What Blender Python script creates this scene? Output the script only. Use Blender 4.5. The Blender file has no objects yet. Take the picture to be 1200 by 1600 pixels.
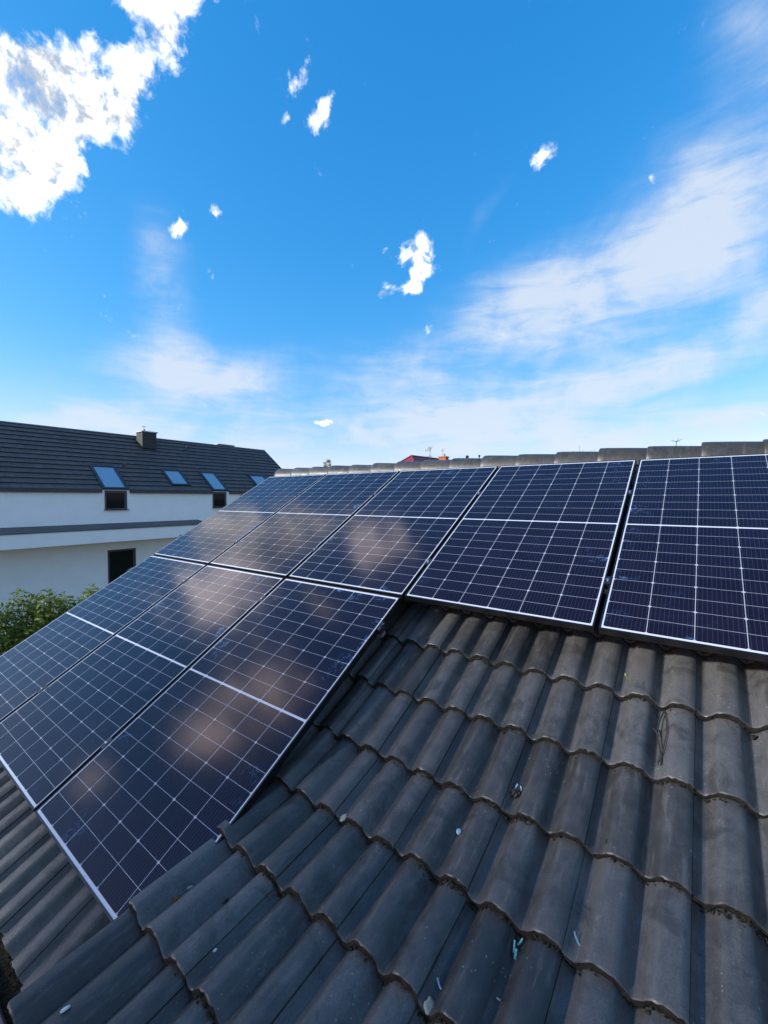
import bpy, math, random
import numpy as np
from math import radians as rad, sin, cos, pi
random.seed(7); rng = np.random.default_rng(7)
S = bpy.context.scene
COL = S.collection
# ------------------------------------------------------------------ camera
cam = bpy.data.cameras.new("camera"); co = bpy.data.objects.new("camera", cam); COL.objects.link(co)
cam.sensor_fit = 'VERTICAL'; cam.sensor_height = 36.0; cam.lens = 660.784 / 1600 * 36.0
cam.clip_start = 0.02; cam.clip_end = 3000
from mathutils import Matrix, Vector
right = Vector((0.80259407, 0.59652529, 0.00058982)); down = Vector((0.02004888, -0.02598651, -0.99946123)); fwd = Vector((-0.59618857, 0.80217347, -0.03281628))
m = Matrix((right, -down, -fwd)).transposed().to_4x4(); m.translation = (4.64684, -0.592168, 1.490674)
co.matrix_world = m
S.camera = co
# ------------------------------------------------------------------ world
S.view_settings.view_transform = 'Standard'; S.view_settings.look = 'None'; S.view_settings.gamma = 1
S.view_settings.exposure = 0.92
SUN = Vector((-0.61, -0.70, 0.37)).normalized()
SUN_EL = math.asin(SUN.z); SUN_AZ = math.atan2(SUN.x, SUN.y)
W = bpy.data.worlds.new("World"); S.world = W; W.use_nodes = True
SKY_STRENGTH = 0.15; SUN_STRENGTH = 3.3

class NT:
    """small helper for writing shader node trees"""
    def __init__(s, tree): s.t = tree; s.n = tree.nodes; s.l = tree.links
    def node(s, typ, **kw):
        n = s.n.new(typ)
        for k, v in kw.items(): setattr(n, k, v)
        return n
    def put(s, sock, v):
        if isinstance(v, bpy.types.NodeSocket): s.l.new(v, sock)
        elif v is not None: sock.default_value = v
    def m(s, op, a, b=None, c=None, clamp=False):
        n = s.node('ShaderNodeMath', operation=op, use_clamp=clamp)
        for i, v in enumerate((a, b, c)):
            if v is not None: s.put(n.inputs[i], v)
        return n.outputs[0]
    def vm(s, op, a, b=None, out=0):
        n = s.node('ShaderNodeVectorMath', operation=op); s.put(n.inputs[0], a)
        if b is not None: s.put(n.inputs[1], b)
        return n.outputs[out]
    def dot(s, a, b): return s.vm('DOT_PRODUCT', a, b, 1)
    def mix(s, f, a, b, typ='MIX'):
        n = s.node('ShaderNodeMix', data_type='RGBA', blend_type=typ); s.put(n.inputs[0], f); s.put(n.inputs[6], a); s.put(n.inputs[7], b)
        return n.outputs[2]
    def noise(s, vec, scale, detail=4, rough=.5, dist=0, out=0):
        n = s.node('ShaderNodeTexNoise'); s.put(n.inputs['Vector'], vec); n.inputs['Scale'].default_value = scale
        n.inputs['Detail'].default_value = detail; n.inputs['Roughness'].default_value = rough; n.inputs['Distortion'].default_value = dist
        return n.outputs[out]
    def smooth(s, x, a, b, lo=0., hi=1.):
        n = s.node('ShaderNodeMapRange', interpolation_type='SMOOTHSTEP'); s.put(n.inputs[0], x)
        for i, v in enumerate((a, b, lo, hi)): s.put(n.inputs[1 + i], v)
        return n.outputs[0]
    def lin(s, x, a, b, lo=0., hi=1.):
        n = s.node('ShaderNodeMapRange'); s.put(n.inputs[0], x)
        for i, v in enumerate((a, b, lo, hi)): s.put(n.inputs[1 + i], v)
        return n.outputs[0]
    def mapping(s, vec, scale=(1, 1, 1), loc=(0, 0, 0), rot=(0, 0, 0)):
        n = s.node('ShaderNodeMapping'); s.put(n.inputs[0], vec); n.inputs[1].default_value = loc; n.inputs[2].default_value = rot; n.inputs[3].default_value = scale
        return n.outputs[0]

def azel(az, el):
    a, e = rad(az), rad(el); return Vector((sin(a) * cos(e), cos(a) * cos(e), sin(e)))
# cumulus puffs and cirrus veils: azimuth, elevation, two angular half-widths, turn (degrees)
CUM = [(-76.5,37.3,3.58,2.21,-147),(-73.4,37.0,3.4,2.3,-162),(-76.9,32.3,4.49,2.81,60),(-70.0,36.6,3.2,2.1,-162),(-68.8,36.6,1.4,1.1,-159),(-75.2,29.6,3.0,2.0,49),(-73.3,32.7,2.6,1.7,-137),(-77.5,28.1,2.64,1.58,72),
 (-65.0,44.6,2.5,1.1,-165),(-62.4,43.2,1.9,1.4,49),(-66.7,40.8,1.97,1.18,50),(-66.1,39.4,1.39,.94,45),(-70.0,40.5,.96,.64,-155),
 (-47.7,43.2,1.44,.68,59),(-44.0,41.7,1.13,.65,71),(-45.7,40.1,1.17,.95,-139),(-49.3,40.1,.62,.48,75),(-17.0,36.3,1.18,.68,-168),(-62.3,29.3,1.11,.84,-143),(-57.8,32.0,.6,.47,-145),
 (-32.6,29.9,2.39,2.0,58),(-32.0,27.6,1.55,1.3,171),(-36.2,25.9,.9,.68,62),(-4.8,32.2,.67,.52,77),(-30.8,21.2,.85,.45,-165),(-44.5,10.0,1.83,.41,-179),(-36.8,30.1,.59,.5,-180),(-33.2,26.0,1.07,.47,178),
 (-63.5,48.5,6.0,3.4,20),(-85.5,33,6.5,4.6,70),(-97,43,8.5,6.0,30),(-104,37,2.2,2.6,0),(-79,45.5,1.6,2.6,0),(-109,28,2.2,1.8,0)]
CIR = [(-17.0,22.8,9.4,4.4,-176,.9),(-5.9,24.0,10.5,4.6,-168,.7),(1.4,28.6,6.88,4.32,-162,.42),(-14.4,12.6,19,3.0,-171,.9),(1.3,15.5,8.5,2.6,-172,.5),(4.7,18.5,2.56,1.7,-155,.75),(1.4,8.0,10.49,2.34,-174,.9),(-23.1,8.2,28.38,3.67,178,.95),(-34.9,15.0,9.01,4.75,170,.4),
 (-63.2,21.0,7.2,2.8,98,.8),(-61.5,15.1,7,2.6,177,.6),(-54.1,15.4,6.4,2.4,-160,.55),(-40,11,22,5,0,.26),(4,25,15,8,-165,.34),(-62,12,17,6,0,.24),(-28,19,10,5,-170,.2),(-58.8,7.0,19.62,2.99,178,.65),(-74.6,8.3,7.47,1.97,-173,.5),(3.6,39.8,3.6,2.2,129,.5),(4,34,9,5,-160,.32),(-23.3,32.8,3.92,.96,53,.2),(-101,17,13,7,0,.55)]
def build_world():
    t = NT(W.node_tree); t.n.clear()
    out = t.node('ShaderNodeOutputWorld'); bg = t.node('ShaderNodeBackground')
    sky = t.node('ShaderNodeTexSky', sky_type='NISHITA'); sky.sun_disc = False
    sky.sun_elevation = SUN_EL; sky.sun_rotation = SUN_AZ; sky.altitude = 200; sky.air_density = 1.0; sky.dust_density = 0.4; sky.ozone_density = 3.0
    d = t.node('ShaderNodeTexCoord').outputs['Generated']
    hs = t.node('ShaderNodeHueSaturation'); hs.inputs['Saturation'].default_value = 1.25; hs.inputs['Value'].default_value = 1.0; t.put(hs.inputs['Color'], sky.outputs[0])
    # film response of the blue: deeper red, brighter zenith blue
    sc = t.node('ShaderNodeSeparateColor'); t.put(sc.inputs[0], hs.outputs[0]); cc = t.node('ShaderNodeCombineColor')
    for i, (A_, p_) in enumerate(((.886, 1.175), (.715, .655), (.938, .5))):
        t.put(cc.inputs[i], t.m('MULTIPLY', t.m('POWER', t.m('MULTIPLY', sc.outputs[i], .261), p_), A_ / .261))
    skyc = cc.outputs[0]
    warp = t.vm('SUBTRACT', t.noise(d, 9, 4, .6, out=1), (.5, .5, .5))
    dw = t.vm('ADD', d, t.vm('MULTIPLY', warp, (.04, .04, .04)))
    warp2 = t.vm('SUBTRACT', t.noise(d, 38, 5, .65, out=1), (.5, .5, .5))
    dc = t.vm('ADD', dw, t.vm('MULTIPLY', warp2, (.028, .028, .028)))
    def blob(src, az, el, s1, s2, r, p=1.0):
        c = azel(az, el); e = Vector((cos(rad(az)), -sin(rad(az)), 0)); n = e.cross(c).normalized() * 1
        n = c.cross(e) * -1 if (c.cross(e)).z < 0 else c.cross(e)
        a = (e * cos(rad(r)) + n * sin(rad(r))) / (rad(s1)); b = (-e * sin(rad(r)) + n * cos(rad(r))) / (rad(s2))
        off = t.vm('SUBTRACT', src, tuple(c))
        x, y = t.dot(off, tuple(a)), t.dot(off, tuple(b))
        q = t.m('MULTIPLY_ADD', x, x, t.m('MULTIPLY', y, y))
        z = t.dot(off, tuple(c)); q = t.m('MULTIPLY_ADD', t.m('MULTIPLY', z, z), 300., q)
        return t.m('EXPONENT', t.m('MULTIPLY', q, -p))
    acc = None
    far = None
    for c in CUM:
        if c[2] < 1.5: b = t.m('MULTIPLY', blob(dc, c[0], c[1], c[2]*1.25, c[3]*1.2, c[4], p=1.0), .86 if c[2] > .8 else .72)
        else: b = blob(dc, *c, p=1.0)
        if c[0] < -80 or c[1] > 47: far = b if far is None else t.m('ADD', far, b)
        acc = b if acc is None else t.m('ADD', acc, b)
    acc = t.m('MINIMUM', acc, 1.15)
    f1 = t.m('ADD', t.m('MULTIPLY', t.noise(d, 20, 9, .62, .4), .74), t.m('MULTIPLY', t.noise(d, 58, 8, .62, .6), .26))
    dens = t.m('ADD', acc, t.m('MULTIPLY', t.m('SUBTRACT', f1, .5), 3.2))
    cum = t.m('MULTIPLY', t.smooth(dens, .40, 1.42), .97)
    # self shading: darker where more cloud lies towards the light
    do = t.vm('ADD', d, (-.010, -.006, .016))
    f1o = t.m('ADD', t.m('MULTIPLY', t.noise(do, 20, 5, .55, .4), .8), t.m('MULTIPLY', t.noise(do, 58, 4, .55, .6), .2))
    f2 = t.noise(t.vm('ADD', d, (.01, .012, .02)), 9, 3, .5)
    sh = t.m('ADD', t.m('MULTIPLY', t.m('SUBTRACT', f1o, f1), 3.2), t.m('ADD', t.m('MULTIPLY', acc, .42), t.m('MULTIPLY', t.m('SUBTRACT', f2, .5), 1.3)))
    shade = t.smooth(sh, .12, .88)
    shade = t.m('MULTIPLY', shade, t.m('SUBTRACT', 1, t.smooth(far, .1, .5)))
    ccol = t.mix(t.smooth(far, .1, .5), t.mix(shade, (8.0, 7.6, 7.1, 1), (2.45, 2.5, 2.5, 1)), (19, 17, 16.3, 1))
    acc2 = None
    for c in CIR:
        b = t.m('MULTIPLY', blob(dw, *c[:5], p=.9), c[5]); acc2 = b if acc2 is None else t.m('ADD', acc2, b)
    st = t.noise(t.mapping(d, (5, 5, 22), rot=(0, rad(14), 0)), 1.6, 7, .6, .6)
    st2 = t.noise(d, 7, 6, .55, .4)
    cd = t.m('MULTIPLY', acc2, t.m('MULTIPLY', t.lin(st, .3, .7, .55, 1.2), t.lin(st2, .3, .7, .5, 1.3)))
    up = t.node('ShaderNodeSeparateXYZ'); t.put(up.inputs[0], d)
    veil = t.m('MULTIPLY', t.smooth(up.outputs[2], .30, .0), t.lin(st2, .3, .7, .35, .75))
    back = t.m('MULTIPLY', t.smooth(t.dot(d, tuple(azel(130, 38))), .35, .85), t.lin(st2, .3, .7, .28, .6))     # unseen thin overcast, added behind the viewer to whiten the blue fill light
    veil = t.m('MAXIMUM', veil, back)
    cir = t.m('MULTIPLY', t.m('MAXIMUM', t.smooth(cd, .03, 1.05), veil), .82)
    c1 = t.mix(cir, skyc, (2.75, 3.0, 3.35, 1))
    c2 = t.mix(cum, c1, ccol)
    t.put(bg.inputs[0], c2); bg.inputs[1].default_value = SKY_STRENGTH
    t.l.new(bg.outputs[0], out.inputs[0])
build_world()
sun = bpy.data.lights.new("sun", 'SUN'); sun.energy = SUN_STRENGTH; sun.angle = rad(2.5); sun.color = (1, .97, .92)
so = bpy.data.objects.new("sun", sun); COL.objects.link(so); so.rotation_euler = SUN.to_track_quat('Z', 'Y').to_euler(); so.location = (0, 0, 30)

# ------------------------------------------------------------------ helpers
class MB:
    """collects vertices and faces; build() links them as ONE mesh object"""
    def __init__(s): s.v = []; s.f = []; s.mi = []; s.uv = {}; s.tint = []; s.cur = 0
    def add(s, verts, faces, mi=0, tint=None):
        o = len(s.v); s.v.extend([tuple(p) for p in verts]); s.f.extend([tuple(o + i for i in f) for f in faces]); s.mi.extend([mi] * len(faces))
        s.tint.extend([random.random() if tint is None else tint] * len(verts))
    def box(s, a, b, mi=0, M=None, taper=None):
        x0, y0, z0 = a; x1, y1, z1 = b
        vs = [Vector(p) for p in ((x0,y0,z0),(x1,y0,z0),(x1,y1,z0),(x0,y1,z0),(x0,y0,z1),(x1,y0,z1),(x1,y1,z1),(x0,y1,z1))]
        if M is not None: vs = [M @ p for p in vs]
        s.add(vs, [(0,3,2,1),(4,5,6,7),(0,1,5,4),(1,2,6,5),(2,3,7,6),(3,0,4,7)], mi, .5)
    def tube(s, pts, r, n=8, mi=0, cap=True):
        pts = [Vector(p) for p in pts]; rs = r if isinstance(r, (list, tuple)) else [r] * len(pts); rings = []
        vs = []; fs = []
        for i, p in enumerate(pts):
            d = (pts[min(i + 1, len(pts) - 1)] - pts[max(i - 1, 0)]).normalized()
            a = d.orthogonal().normalized(); b = d.cross(a)
            if i and (a.dot(pa) < 0.2): a = (pa - d * pa.dot(d)).normalized(); b = d.cross(a)
            pa = a
            for k in range(n): vs.append(p + (a * cos(2*pi*k/n) + b * sin(2*pi*k/n)) * rs[i])
        for i in range(len(pts) - 1):
            for k in range(n): fs.append((i*n+k, i*n+(k+1)%n, (i+1)*n+(k+1)%n, (i+1)*n+k))
        if cap: fs.append(tuple(range(n))[::-1]); fs.append(tuple((len(pts)-1)*n + k for k in range(n)))
        s.add(vs, fs, mi, .5)
    def build(s, name, mats, parent=None, smooth=None, loc=None):
        me = bpy.data.meshes.new(name); me.from_pydata(s.v, [], s.f)
        for mt in (mats if isinstance(mats, (list, tuple)) else [mats]): me.materials.append(mt)
        me.polygons.foreach_set('material_index', s.mi)
        at = me.attributes.new('tint', 'FLOAT', 'POINT'); at.data.foreach_set('value', s.tint)
        me.update()
        if smooth is not None:
            me.shade_smooth(); me.set_sharp_from_angle(angle=rad(smooth))
        o = bpy.data.objects.new(name, me); COL.objects.link(o)
        if parent: o.parent = parent
        return o
def tag(o, label=None, cat=None, group=None, kind=None):
    for k, v in (('label', label), ('category', cat), ('group', group), ('kind', kind)):
        if v: o[k] = v
    return o
def thing(name, label, cat, loc=(0, 0, 0), group=None):
    o = bpy.data.objects.new(name, None); COL.objects.link(o); o.location = loc; o.empty_display_size = .2
    return tag(o, label, cat, group)
def rebase(bmv, loc):
    bmv.v = [tuple(np.array(p) - np.array(loc)) for p in bmv.v]; return bmv
def mat(name, col=(.5, .5, .5), rough=.6, metal=0., spec=.5):
    mt = bpy.data.materials.new(name); mt.use_nodes = True; t = NT(mt.node_tree); p = t.n['Principled BSDF']
    p.inputs['Base Color'].default_value = (*col, 1); p.inputs['Roughness'].default_value = rough; p.inputs['Metallic'].default_value = metal; p.inputs['Specular IOR Level'].default_value = spec
    return mt, t, p
def bump(t, p, h, strength=.3, dist=.01):
    b = t.node('ShaderNodeBump'); b.inputs['Strength'].default_value = strength; b.inputs['Distance'].default_value = dist; t.put(b.inputs['Height'], h); t.l.new(b.outputs[0], p.inputs['Normal'])
def objc(t): return t.node('ShaderNodeTexCoord').outputs['Object']
def simple(name, c1, c2, scale=8, rough=.6, metal=0, bumps=0, spec=.5):
    mt, t, p = mat(name, c1, rough, metal, spec); o = objc(t)
    f = t.smooth(t.noise(o, scale, 5, .6), .3, .7); t.put(p.inputs['Base Color'], t.mix(f, (*c1, 1), (*c2, 1)))
    if bumps: bump(t, p, t.noise(o, scale * 6, 4, .6), bumps, .01)
    return mt
# ------------------------------------------------------------------ materials
def tile_material(name, lo, hi, moss=0.0):
    mt, t, p = mat(name, rough=.5, spec=.5); o = objc(t)
    ti = t.node('ShaderNodeAttribute', attribute_name='tint').outputs['Fac']
    big = t.noise(o, 2.2, 4, .6); mid = t.noise(o, 14, 6, .65, .4); fine = t.noise(o, 190, 3, .7)
    streak = t.noise(t.mapping(o, (40, 5, 5)), 1.0, 5, .65)
    f = t.m('ADD', t.m('MULTIPLY', big, .35), t.m('ADD', t.m('MULTIPLY', mid, .45), t.m('MULTIPLY', ti, .34)))
    base = t.mix(t.smooth(f, .36, .80), (*lo, 1), (*hi, 1))
    base = t.mix(t.m('MULTIPLY', t.smooth(streak, .50, .72), .55), base, (.125, .12, .115, 1))
    base = t.mix(t.m('MULTIPLY', t.smooth(fine, .38, .68), .4), base, (.022, .022, .022, 1))
    # chalky scratches and pale lichen freckles, dark algae stains
    scr = t.noise(t.mapping(o, (9, 3, 3)), 4, 8, .75, 1.2)
    base = t.mix(t.m('MULTIPLY', t.smooth(scr, .61, .69), .5), base, (.17, .165, .155, 1))
    vor = t.node('ShaderNodeTexVoronoi'); t.put(vor.inputs['Vector'], o); vor.inputs['Scale'].default_value = 55
    pick = t.smooth(t.noise(o, 5, 3), .52, .62)
    base = t.mix(t.m('MULTIPLY', t.smooth(vor.outputs['Distance'], .16, .08), t.m('MULTIPLY', pick, .65)), base, (.27, .27, .24, 1))
    base = t.mix(t.m('MULTIPLY', t.smooth(t.noise(o, 6.5, 6, .7, .8), .50, .64), .6), base, (.022, .023, .021, 1))
    if moss: base = t.mix(t.m('MULTIPLY', t.smooth(t.noise(o, 9, 6, .65), .40, .62), moss), base, (.055, .052, .03, 1))
    t.put(p.inputs['Base Color'], base)
    t.put(p.inputs['Roughness'], t.lin(mid, .3, .7, .34, .5))
    bump(t, p, t.m('ADD', t.m('MULTIPLY', fine, .5), t.m('MULTIPLY', mid, .8)), .4, .005)
    return mt
M_TILE = tile_material("concrete_tile", (.029, .0295, .030), (.090, .090, .0905))
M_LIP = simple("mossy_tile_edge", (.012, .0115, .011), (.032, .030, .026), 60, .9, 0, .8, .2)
M_RIDGE = tile_material("weathered_ridge", (.024, .0235, .023), (.058, .056, .054), .4)
M_MOSS = simple("moss_crumbs", (.020, .019, .014), (.075, .068, .048), 90, .95, 0, 1, .1)
M_BOARD = simple("dark_underlay", (.012, .012, .013), (.02, .02, .02), 10, .8)
M_ALU = simple("anodised_aluminium", (.72, .73, .75), (.62, .63, .66), 30, .34, .9, .05)
M_FRAME = simple("black_anodised_frame", (.035, .036, .04), (.05, .052, .058), 20, .32, .85)
M_ALUDARK = simple("dark_clamp_metal", (.05, .05, .055), (.09, .09, .1), 30, .4, .9)
M_WHITE = simple("white_render", (.84, .84, .83), (.80, .80, .79), 2.5, .85, 0, .12)
M_CREAM = simple("off_white_render", (.70, .70, .66), (.60, .60, .57), 2.0, .88, 0, .15)
M_ANTH = simple("anthracite_metal", (.022, .024, .028), (.035, .037, .042), 6, .42)
M_DARKGLASS, t_, p_ = mat("dark_window_glass", (.012, .014, .015), .05); p_.inputs['Specular IOR Level'].default_value = .08
M_SKYGLASS, t_, p_ = mat("skylight_glass", (.02, .03, .04), .03); p_.inputs["Metallic"].default_value = .6; p_.inputs["Base Color"].default_value = (.50, .52, .54, 1); p_.inputs["Roughness"].default_value = .12
M_CHIM = simple("dark_chimney_render", (.026, .029, .028), (.045, .048, .046), 12, .8, 0, .2)
M_ZINC = simple("grey_zinc", (.35, .36, .38), (.25, .26, .28), 6, .45, .7)
def slate_material():
    mt, t, p = mat("flat_anthracite_tile", rough=.6, spec=.2); o = objc(t)
    ti = t.node('ShaderNodeAttribute', attribute_name='tint').outputs['Fac']
    f = t.m('ADD', t.m('MULTIPLY', ti, .22), t.m('MULTIPLY', t.noise(o, 5, 5, .6), .62))
    t.put(p.inputs['Base Color'], t.mix(t.smooth(f, .15, .9), (.085, .076, .075, 1), (.13, .118, .116, 1))); t.put(p.inputs['Roughness'], t.lin(t.noise(o, 3, 3), .3, .7, .55, .68))
    bump(t, p, t.noise(o, 60, 3, .6), .2, .005); return mt
M_SLATE = slate_material()
PW, PH, GAP, VGAP = 1.054, 1.775, .0203, .019
def cell_material():
    """monocrystalline half-cut cells behind glass; UV is in metres on the panel"""
    mt, t, p = mat("solar_cells_under_glass", rough=.1)
    uv = t.node('ShaderNodeUVMap').outputs[0]; sep = t.node('ShaderNodeSeparateXYZ'); t.put(sep.inputs[0], uv); x, y = sep.outputs[0], sep.outputs[1]
    mx, my, mid = .0145, .0195, .0052              # white margin at the frame and centre gap half height
    cw = (PW - 2*mx) / 6; ch = ((PH/2 - mid) - my) / 10
    u = t.m('DIVIDE', t.m('SUBTRACT', x, mx), cw)
    yy = t.m('ABSOLUTE', t.m('SUBTRACT', y, PH/2)); v = t.m('DIVIDE', t.m('SUBTRACT', yy, mid), ch)
    fu = t.m('FRACT', u); fv = t.m('FRACT', v)
    du = t.m('MULTIPLY', t.m('MINIMUM', fu, t.m('SUBTRACT', 1, fu)), cw); dv = t.m('MULTIPLY', t.m('MINIMUM', fv, t.m('SUBTRACT', 1, fv)), ch)
    gu = t.m('LESS_THAN', du, .0013); gv = t.m('LESS_THAN', dv, .0008)
    # pseudo-square corners: every second row boundary
    v2 = t.m('MULTIPLY', v, .5); f2 = t.m('FRACT', v2); d2 = t.m('MULTIPLY', t.m('MINIMUM', f2, t.m('SUBTRACT', 1, f2)), 2*ch)
    corner = t.m('LESS_THAN', t.m('ADD', du, d2), .0085)
    outside = t.m('MAXIMUM', t.m('MAXIMUM', t.m('LESS_THAN', u, 0), t.m('GREATER_THAN', u, 6)), t.m('MAXIMUM', t.m('LESS_THAN', v, 0), t.m('GREATER_THAN', v, 10)))
    white = t.m('MAXIMUM', t.m('MAXIMUM', gu, gv), t.m('MAXIMUM', corner, outside))
    bus = t.m('FRACT', t.m('MULTIPLY', fu, 10)); bus = t.m('LESS_THAN', t.m('ABSOLUTE', t.m('SUBTRACT', bus, .5)), .045)
    fing = t.m('FRACT', t.m('MULTIPLY', y, 1/.0045)); fing = t.m('LESS_THAN', t.m('ABSOLUTE', t.m('SUBTRACT', fing, .5)), .1)
    cid = t.node('ShaderNodeCombineXYZ'); t.put(cid.inputs[0], t.m('FLOOR', u)); t.put(cid.inputs[1], t.m('FLOOR', t.m('DIVIDE', y, ch)))
    wn = t.node('ShaderNodeTexWhiteNoise', noise_dimensions='3D'); oi = t.node('ShaderNodeObjectInfo'); t.put(cid.inputs[2], t.m('MULTIPLY', oi.outputs['Random'], 50)); t.put(wn.inputs[0], cid.outputs[0])
    cell = t.mix(wn.outputs[0], (.0052, .0038, .0115, 1), (.0075, .0055, .016, 1))
    cell = t.mix(t.m('MULTIPLY', fing, .04), cell, (.05, .06, .12, 1))
    cell = t.mix(t.m('MULTIPLY', bus, .26), cell, (.10, .105, .12, 1))
    base = t.mix(white, cell, (.34, .37, .42, 1)); base = t.mix(outside, base, (.50, .53, .58, 1))
    # dusty smears and finger marks on the glass
    pos = t.node('ShaderNodeNewGeometry').outputs['Position']
    sm = t.noise(t.mapping(pos, (3, 3, 3), rot=(0, 0, .6)), 1.6, 3, .5); sm2 = t.noise(pos, 16, 6, .7, 1.5)
    edge = t.m('MINIMUM', t.m('MINIMUM', x, t.m('SUBTRACT', PW, x)), t.m('MINIMUM', y, t.m('SUBTRACT', PH, y)))
    em = t.smooth(edge, .16, .02)
    smear = t.m('MULTIPLY', t.smooth(sm2, .50, .66), t.m('MULTIPLY', t.m('ADD', t.m('MULTIPLY', em, .85), .05), t.smooth(sm, .54, .68)))
    base = t.mix(t.m('MULTIPLY', smear, .9), base, (.09, .19, .42, 1))
    t.put(p.inputs['Base Color'], base)
    t.put(p.inputs['Roughness'], t.m('ADD', t.m('MULTIPLY', smear, .25), t.m('ADD', .085, t.m('MULTIPLY', t.noise(pos, 3, 3), .05))))
    p.inputs['IOR'].default_value = 1.46; p.inputs['Specular IOR Level'].default_value = .5; p.inputs['Specular Tint'].default_value = (.60, .48, .50, 1)
    return mt
M_CELL = cell_material()
def leaf_material(name, a, b, c):
    mt, t, p = mat(name, a, .5, 0, .35); ti = t.node('ShaderNodeAttribute', attribute_name='tint').outputs['Fac']
    cr = t.node('ShaderNodeValToRGB'); cr.color_ramp.elements[0].color = (*a, 1); cr.color_ramp.elements[1].color = (*c, 1); e = cr.color_ramp.elements.new(.55); e.color = (*b, 1); t.put(cr.inputs[0], ti)
    t.put(p.inputs['Base Color'], cr.outputs[0])
    tr = t.node('ShaderNodeBsdfTranslucent'); t.put(tr.inputs[0], cr.outputs[0]); mx = t.node('ShaderNodeMixShader'); mx.inputs[0].default_value = .45
    t.l.new(p.outputs[0], mx.inputs[1]); t.l.new(tr.outputs[0], mx.inputs[2]); t.l.new(mx.outputs[0], t.n['Material Output'].inputs[0]); return mt
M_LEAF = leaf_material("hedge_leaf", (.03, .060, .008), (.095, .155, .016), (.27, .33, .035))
M_LEAF_FAR = leaf_material("autumn_birch_leaf", (.12, .15, .03), (.22, .23, .05), (.34, .30, .08))
M_LEAF_DARK = leaf_material("dark_tree_leaf", (.03, .05, .018), (.05, .075, .025), (.09, .11, .035))
M_BARK = simple("bark", (.06, .045, .03), (.1, .08, .06), 10, .9, 0, .4)
M_RED = simple("red_metal_roof", (.22, .02, .022), (.16, .016, .02), 3, .45)
M_REDLIT = M_RED
M_BRICK = simple("orange_brick", (.42, .13, .06), (.3, .1, .05), 9, .85, 0, .2)
# ------------------------------------------------------------------ the setting
mt, t, p = mat("lawn", rough=.95, spec=.1); o = objc(t)
t.put(p.inputs['Base Color'], t.mix(t.smooth(t.noise(o, .8, 8, .65), .35, .65), (.035, .06, .018, 1), (.075, .095, .03, 1))); bump(t, p, t.noise(o, 40, 4), .6, .03); M_LAWN = mt
GZ = -3.0
def sheet(name, x0, y0, x1, y1, z, mt, kind='structure'):
    b = MB(); b.add([(x0,y0,z),(x1,y0,z),(x1,y1,z),(x0,y1,z)], [(0,1,2,3)]); return tag(b.build(name, mt), kind=kind)
sheet('ground', -1500, -1500, 1500, 1500, GZ, M_LAWN)
M_PAVE = simple("pale_paving", (.55, .54, .52), (.42, .41, .40), 3, .85, 0, .2)
sheet('pavement', -2.2, -4.5, 9, 0.6, GZ + .02, M_PAVE)

# ------------------------------------------------------------------ own house: roof geometry
PIT = rad(30); V = np.array([0, cos(PIT), sin(PIT)]); N = np.array([0, -sin(PIT), cos(PIT)]); U = np.array([1., 0, 0])
def roofp(u, v, n): return u * U + v * V + n * N
J0, TW, DEPTH, LIP, NA = 3.5027, .288, .043, .028, -.165
def hprof(p):                       # height of the double roll over one half tile, p in 0..1, joint at 0
    q = (np.asarray(p) - .19) % 1.0; dd = np.minimum(q, 1 - q); e = np.clip(dd / .33, 0, 1)
    return DEPTH * (.80 * e*e*(3 - 2*e) + .20 * (.5 - .5*np.cos(2*pi*q)) - .68)
def tile(mb, x0, x1, F, B, phase0=0.0, nx=28, joint=True, back=.06, jit=True, ns=3):
    """one tile: F, B are (y, z) of the front lip and of the point where it slides under the next course"""
    F = np.array(F, float); B = np.array(B, float); d = B - F; L = np.hypot(*d); d /= L; n = np.array([-d[1], d[0]])
    if n[1] < 0: n = -n
    if jit:
        F = F + n * random.gauss(0, .0012) + d * random.gauss(0, .0025); B = B + n * random.gauss(0, .0008)
    xs = np.linspace(x0 + .0006, x1 - .0006, nx); ph = ((xs - x0) / (TW/2) + phase0) % 1.0
    h = hprof(ph)
    if joint: h = h - .0035 * np.clip(1 - (xs - x0) / .013, 0, 1) + .002 * np.clip(1 - (x1 - xs) / .016, 0, 1)
    if jit: h = h + (xs - x0 - TW/2) * random.gauss(0, .004)
    stat = [(.004, -LIP - .012), (-.0005, -LIP*.55), (.0, -.0035), (.0022, -.0006), (.006, 0)] + [(L * k / ns, 0) for k in range(1, ns + 1)] + [(L + back, -.002)]
    rows = []
    sag = random.uniform(0, .0015)
    for s_, dz in stat:
        w_ = np.array([random.gauss(0, .0019) for _ in xs]) if s_ < .001 and jit else 0
        base = F + d * s_; rows.append([(x, base[0] + d[0]*wv + n[0]*(hh+dz), base[1] + d[1]*wv + n[1]*(hh+dz)) for x, hh, wv in zip(xs, h, np.broadcast_to(w_, xs.shape))])
    vs = [p for r in rows for p in r]; nr = len(rows); fs = []; mi = []
    for i in range(nr - 1):
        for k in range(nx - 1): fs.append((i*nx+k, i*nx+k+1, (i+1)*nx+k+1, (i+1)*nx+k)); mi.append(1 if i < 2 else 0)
    # side skirts
    o = len(vs)
    for k in (0, nx - 1):
        st = len(vs)
        for i in range(2, nr):
            q = rows[i][k]; vs.append((q[0], q[1] - n[0]*.014, q[2] - n[1]*.014))
        for i in range(2, nr - 1):
            a, b = i*nx+k, (i+1)*nx+k; c, e = st+i-2, st+i-1
            fs.append((a, c, e, b) if k == 0 else (a, b, e, c)); mi.append(0)
    o = len(mb.v); mb.v.extend(vs); mb.f.extend([tuple(o + i for i in f) for f in fs]); mb.mi.extend(mi); mb.tint.extend([random.random()] * len(vs))
house = thing('tiled_house', 'house under a dark grey concrete tile roof that carries the solar panels', 'house', (3.6, 3.4, GZ))
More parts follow.
